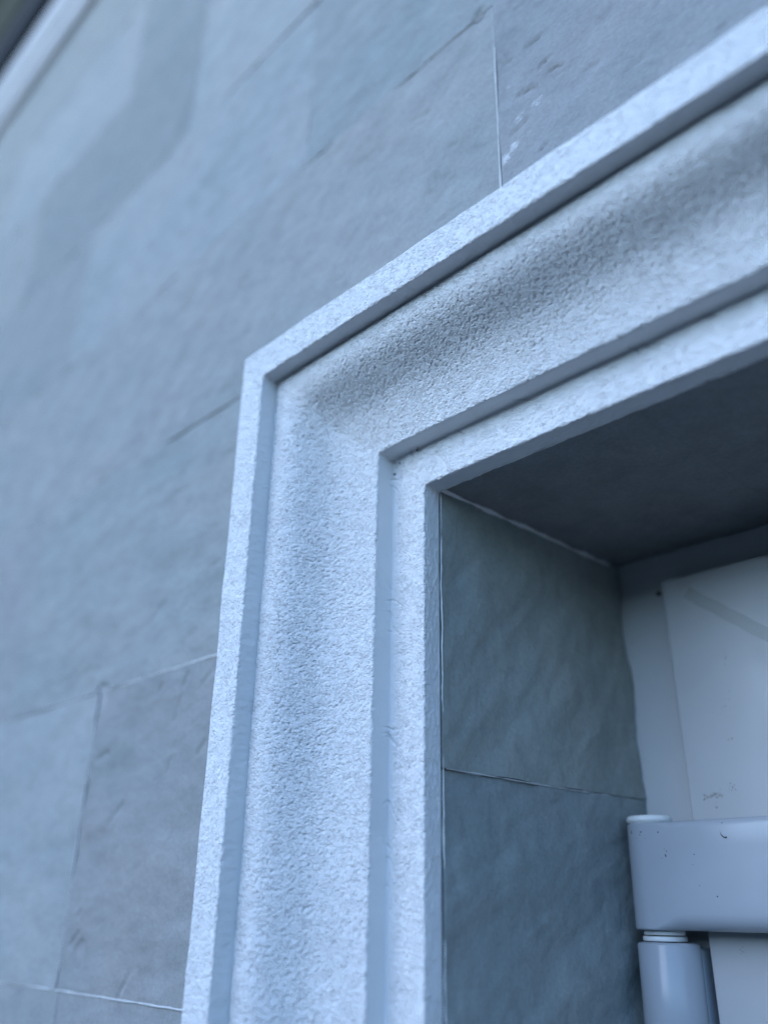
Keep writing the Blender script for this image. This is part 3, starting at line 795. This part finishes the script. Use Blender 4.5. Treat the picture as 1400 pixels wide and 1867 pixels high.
for (cx, cz, n, s_) in ((0.236, -0.346, 9, 0.003), (0.243, -0.244, 7, 0.004), (0.2405, -0.282, 8, 0.004), (0.239, -0.312, 5, 0.003), (0.2205, -0.360, 5, 0.002), (0.228, -0.458, 8, 0.003), (0.196 + 0.018, -0.186, 5, 0.002)):
    for k in range(n):
        speck(v2, f2, (cx + ds.gauss(0, s_ * 0.6), YS - 0.0001, cz + ds.gauss(0, s_)), (0, -1, 0), (0, 0, 1), 0.00025 + 0.0005 * ds.random(), 1.5, ds.random() * 3)
o = join_mesh('scuff_marks', v2, f2, SCUFF, door); o['kind'] = 'stuff'

# strip of old tape running down across the leaf
tape = thing('adhesive_tape', (0.25, YS, -0.21), 'thin see-through tape strip slanting down across the upper door leaf', 'tape')
P0, P1 = np.array([0.2185, -0.1865]), np.array([0.40, -0.330])
dv = (P1 - P0) / np.linalg.norm(P1 - P0); nv_ = np.array([-dv[1], dv[0]])
tt = np.linspace(0, 1, 60); V = []
for t in tt:
    c = P0 + (P1 - P0) * t; hw = 0.0052
    for s_ in (-1, -0.5, 0, 0.5, 1):
        q = c + nv_ * hw * s_
        V.append((q[0] + 0.0004 * math.sin(60 * t), YS - 0.0003 - 0.0003 * max(0, s_) * (1 + math.sin(23 * t)) - 0.0001, q[1]))
o = mesh_obj('strip', np.array(V), grid_faces(60, 5, flip=True), TAPE, tape, smooth=True)

# ------------------------------------------------------------------ eave
eave = thing('roof_eave', (0, -WD, TOPZ), 'white cornice under dark eave at the top of the wall', 'eave')
def extr(name, sec, mat, x0=-4.2, x1=4.2, bev=0):
    m = len(sec); V = [(x0, a, b) for a, b in sec] + [(x1, a, b) for a, b in sec]
    F = [(k, (k + 1) % m, m + (k + 1) % m, m + k) for k in range(m)] + [tuple(range(m))[::-1], tuple(range(m, 2 * m))]
    return mesh_obj(name, np.array(V), F, mat, eave)
BAND = mat_plain('painted_band', (0.42, 0.42, 0.42), 0.7, 0.05, 10)
extr('cornice', [(0.002, TOPZ + 0.002), (-0.050, TOPZ + 0.002), (-0.058, TOPZ + 0.004), (-0.060, TOPZ + 0.010), (-0.060, TOPZ + 0.075), (-0.066, TOPZ + 0.078), (-0.068, TOPZ + 0.19), (0.002, TOPZ + 0.19)], BAND)
extr('black_strip', [(0.002, TOPZ + 0.1905), (-0.066, TOPZ + 0.1905), (-0.066, TOPZ + 0.305), (0.002, TOPZ + 0.305)], BLACK)  # matt black band between cornice and lower fascia
extr('lower_fascia', [(0.002, TOPZ + 0.3055), (-0.068, TOPZ + 0.3055), (-0.068, TOPZ + 0.42), (0.002, TOPZ + 0.42)], mat_plain('blue_grey_board', (0.075, 0.08, 0.09), 0.9, 0.05, 10, spec=0.0))
extr('upper_fascia', [(0.002, TOPZ + 0.4205), (-0.074, TOPZ + 0.4205), (-0.074, TOPZ + 0.80), (0.002, TOPZ + 0.80)], EAVE)
extr('roof', [(-0.20, TOPZ + 0.801), (2.6, TOPZ + 1.8), (2.6, TOPZ + 1.85), (-0.20, TOPZ + 0.85)], ROOF)
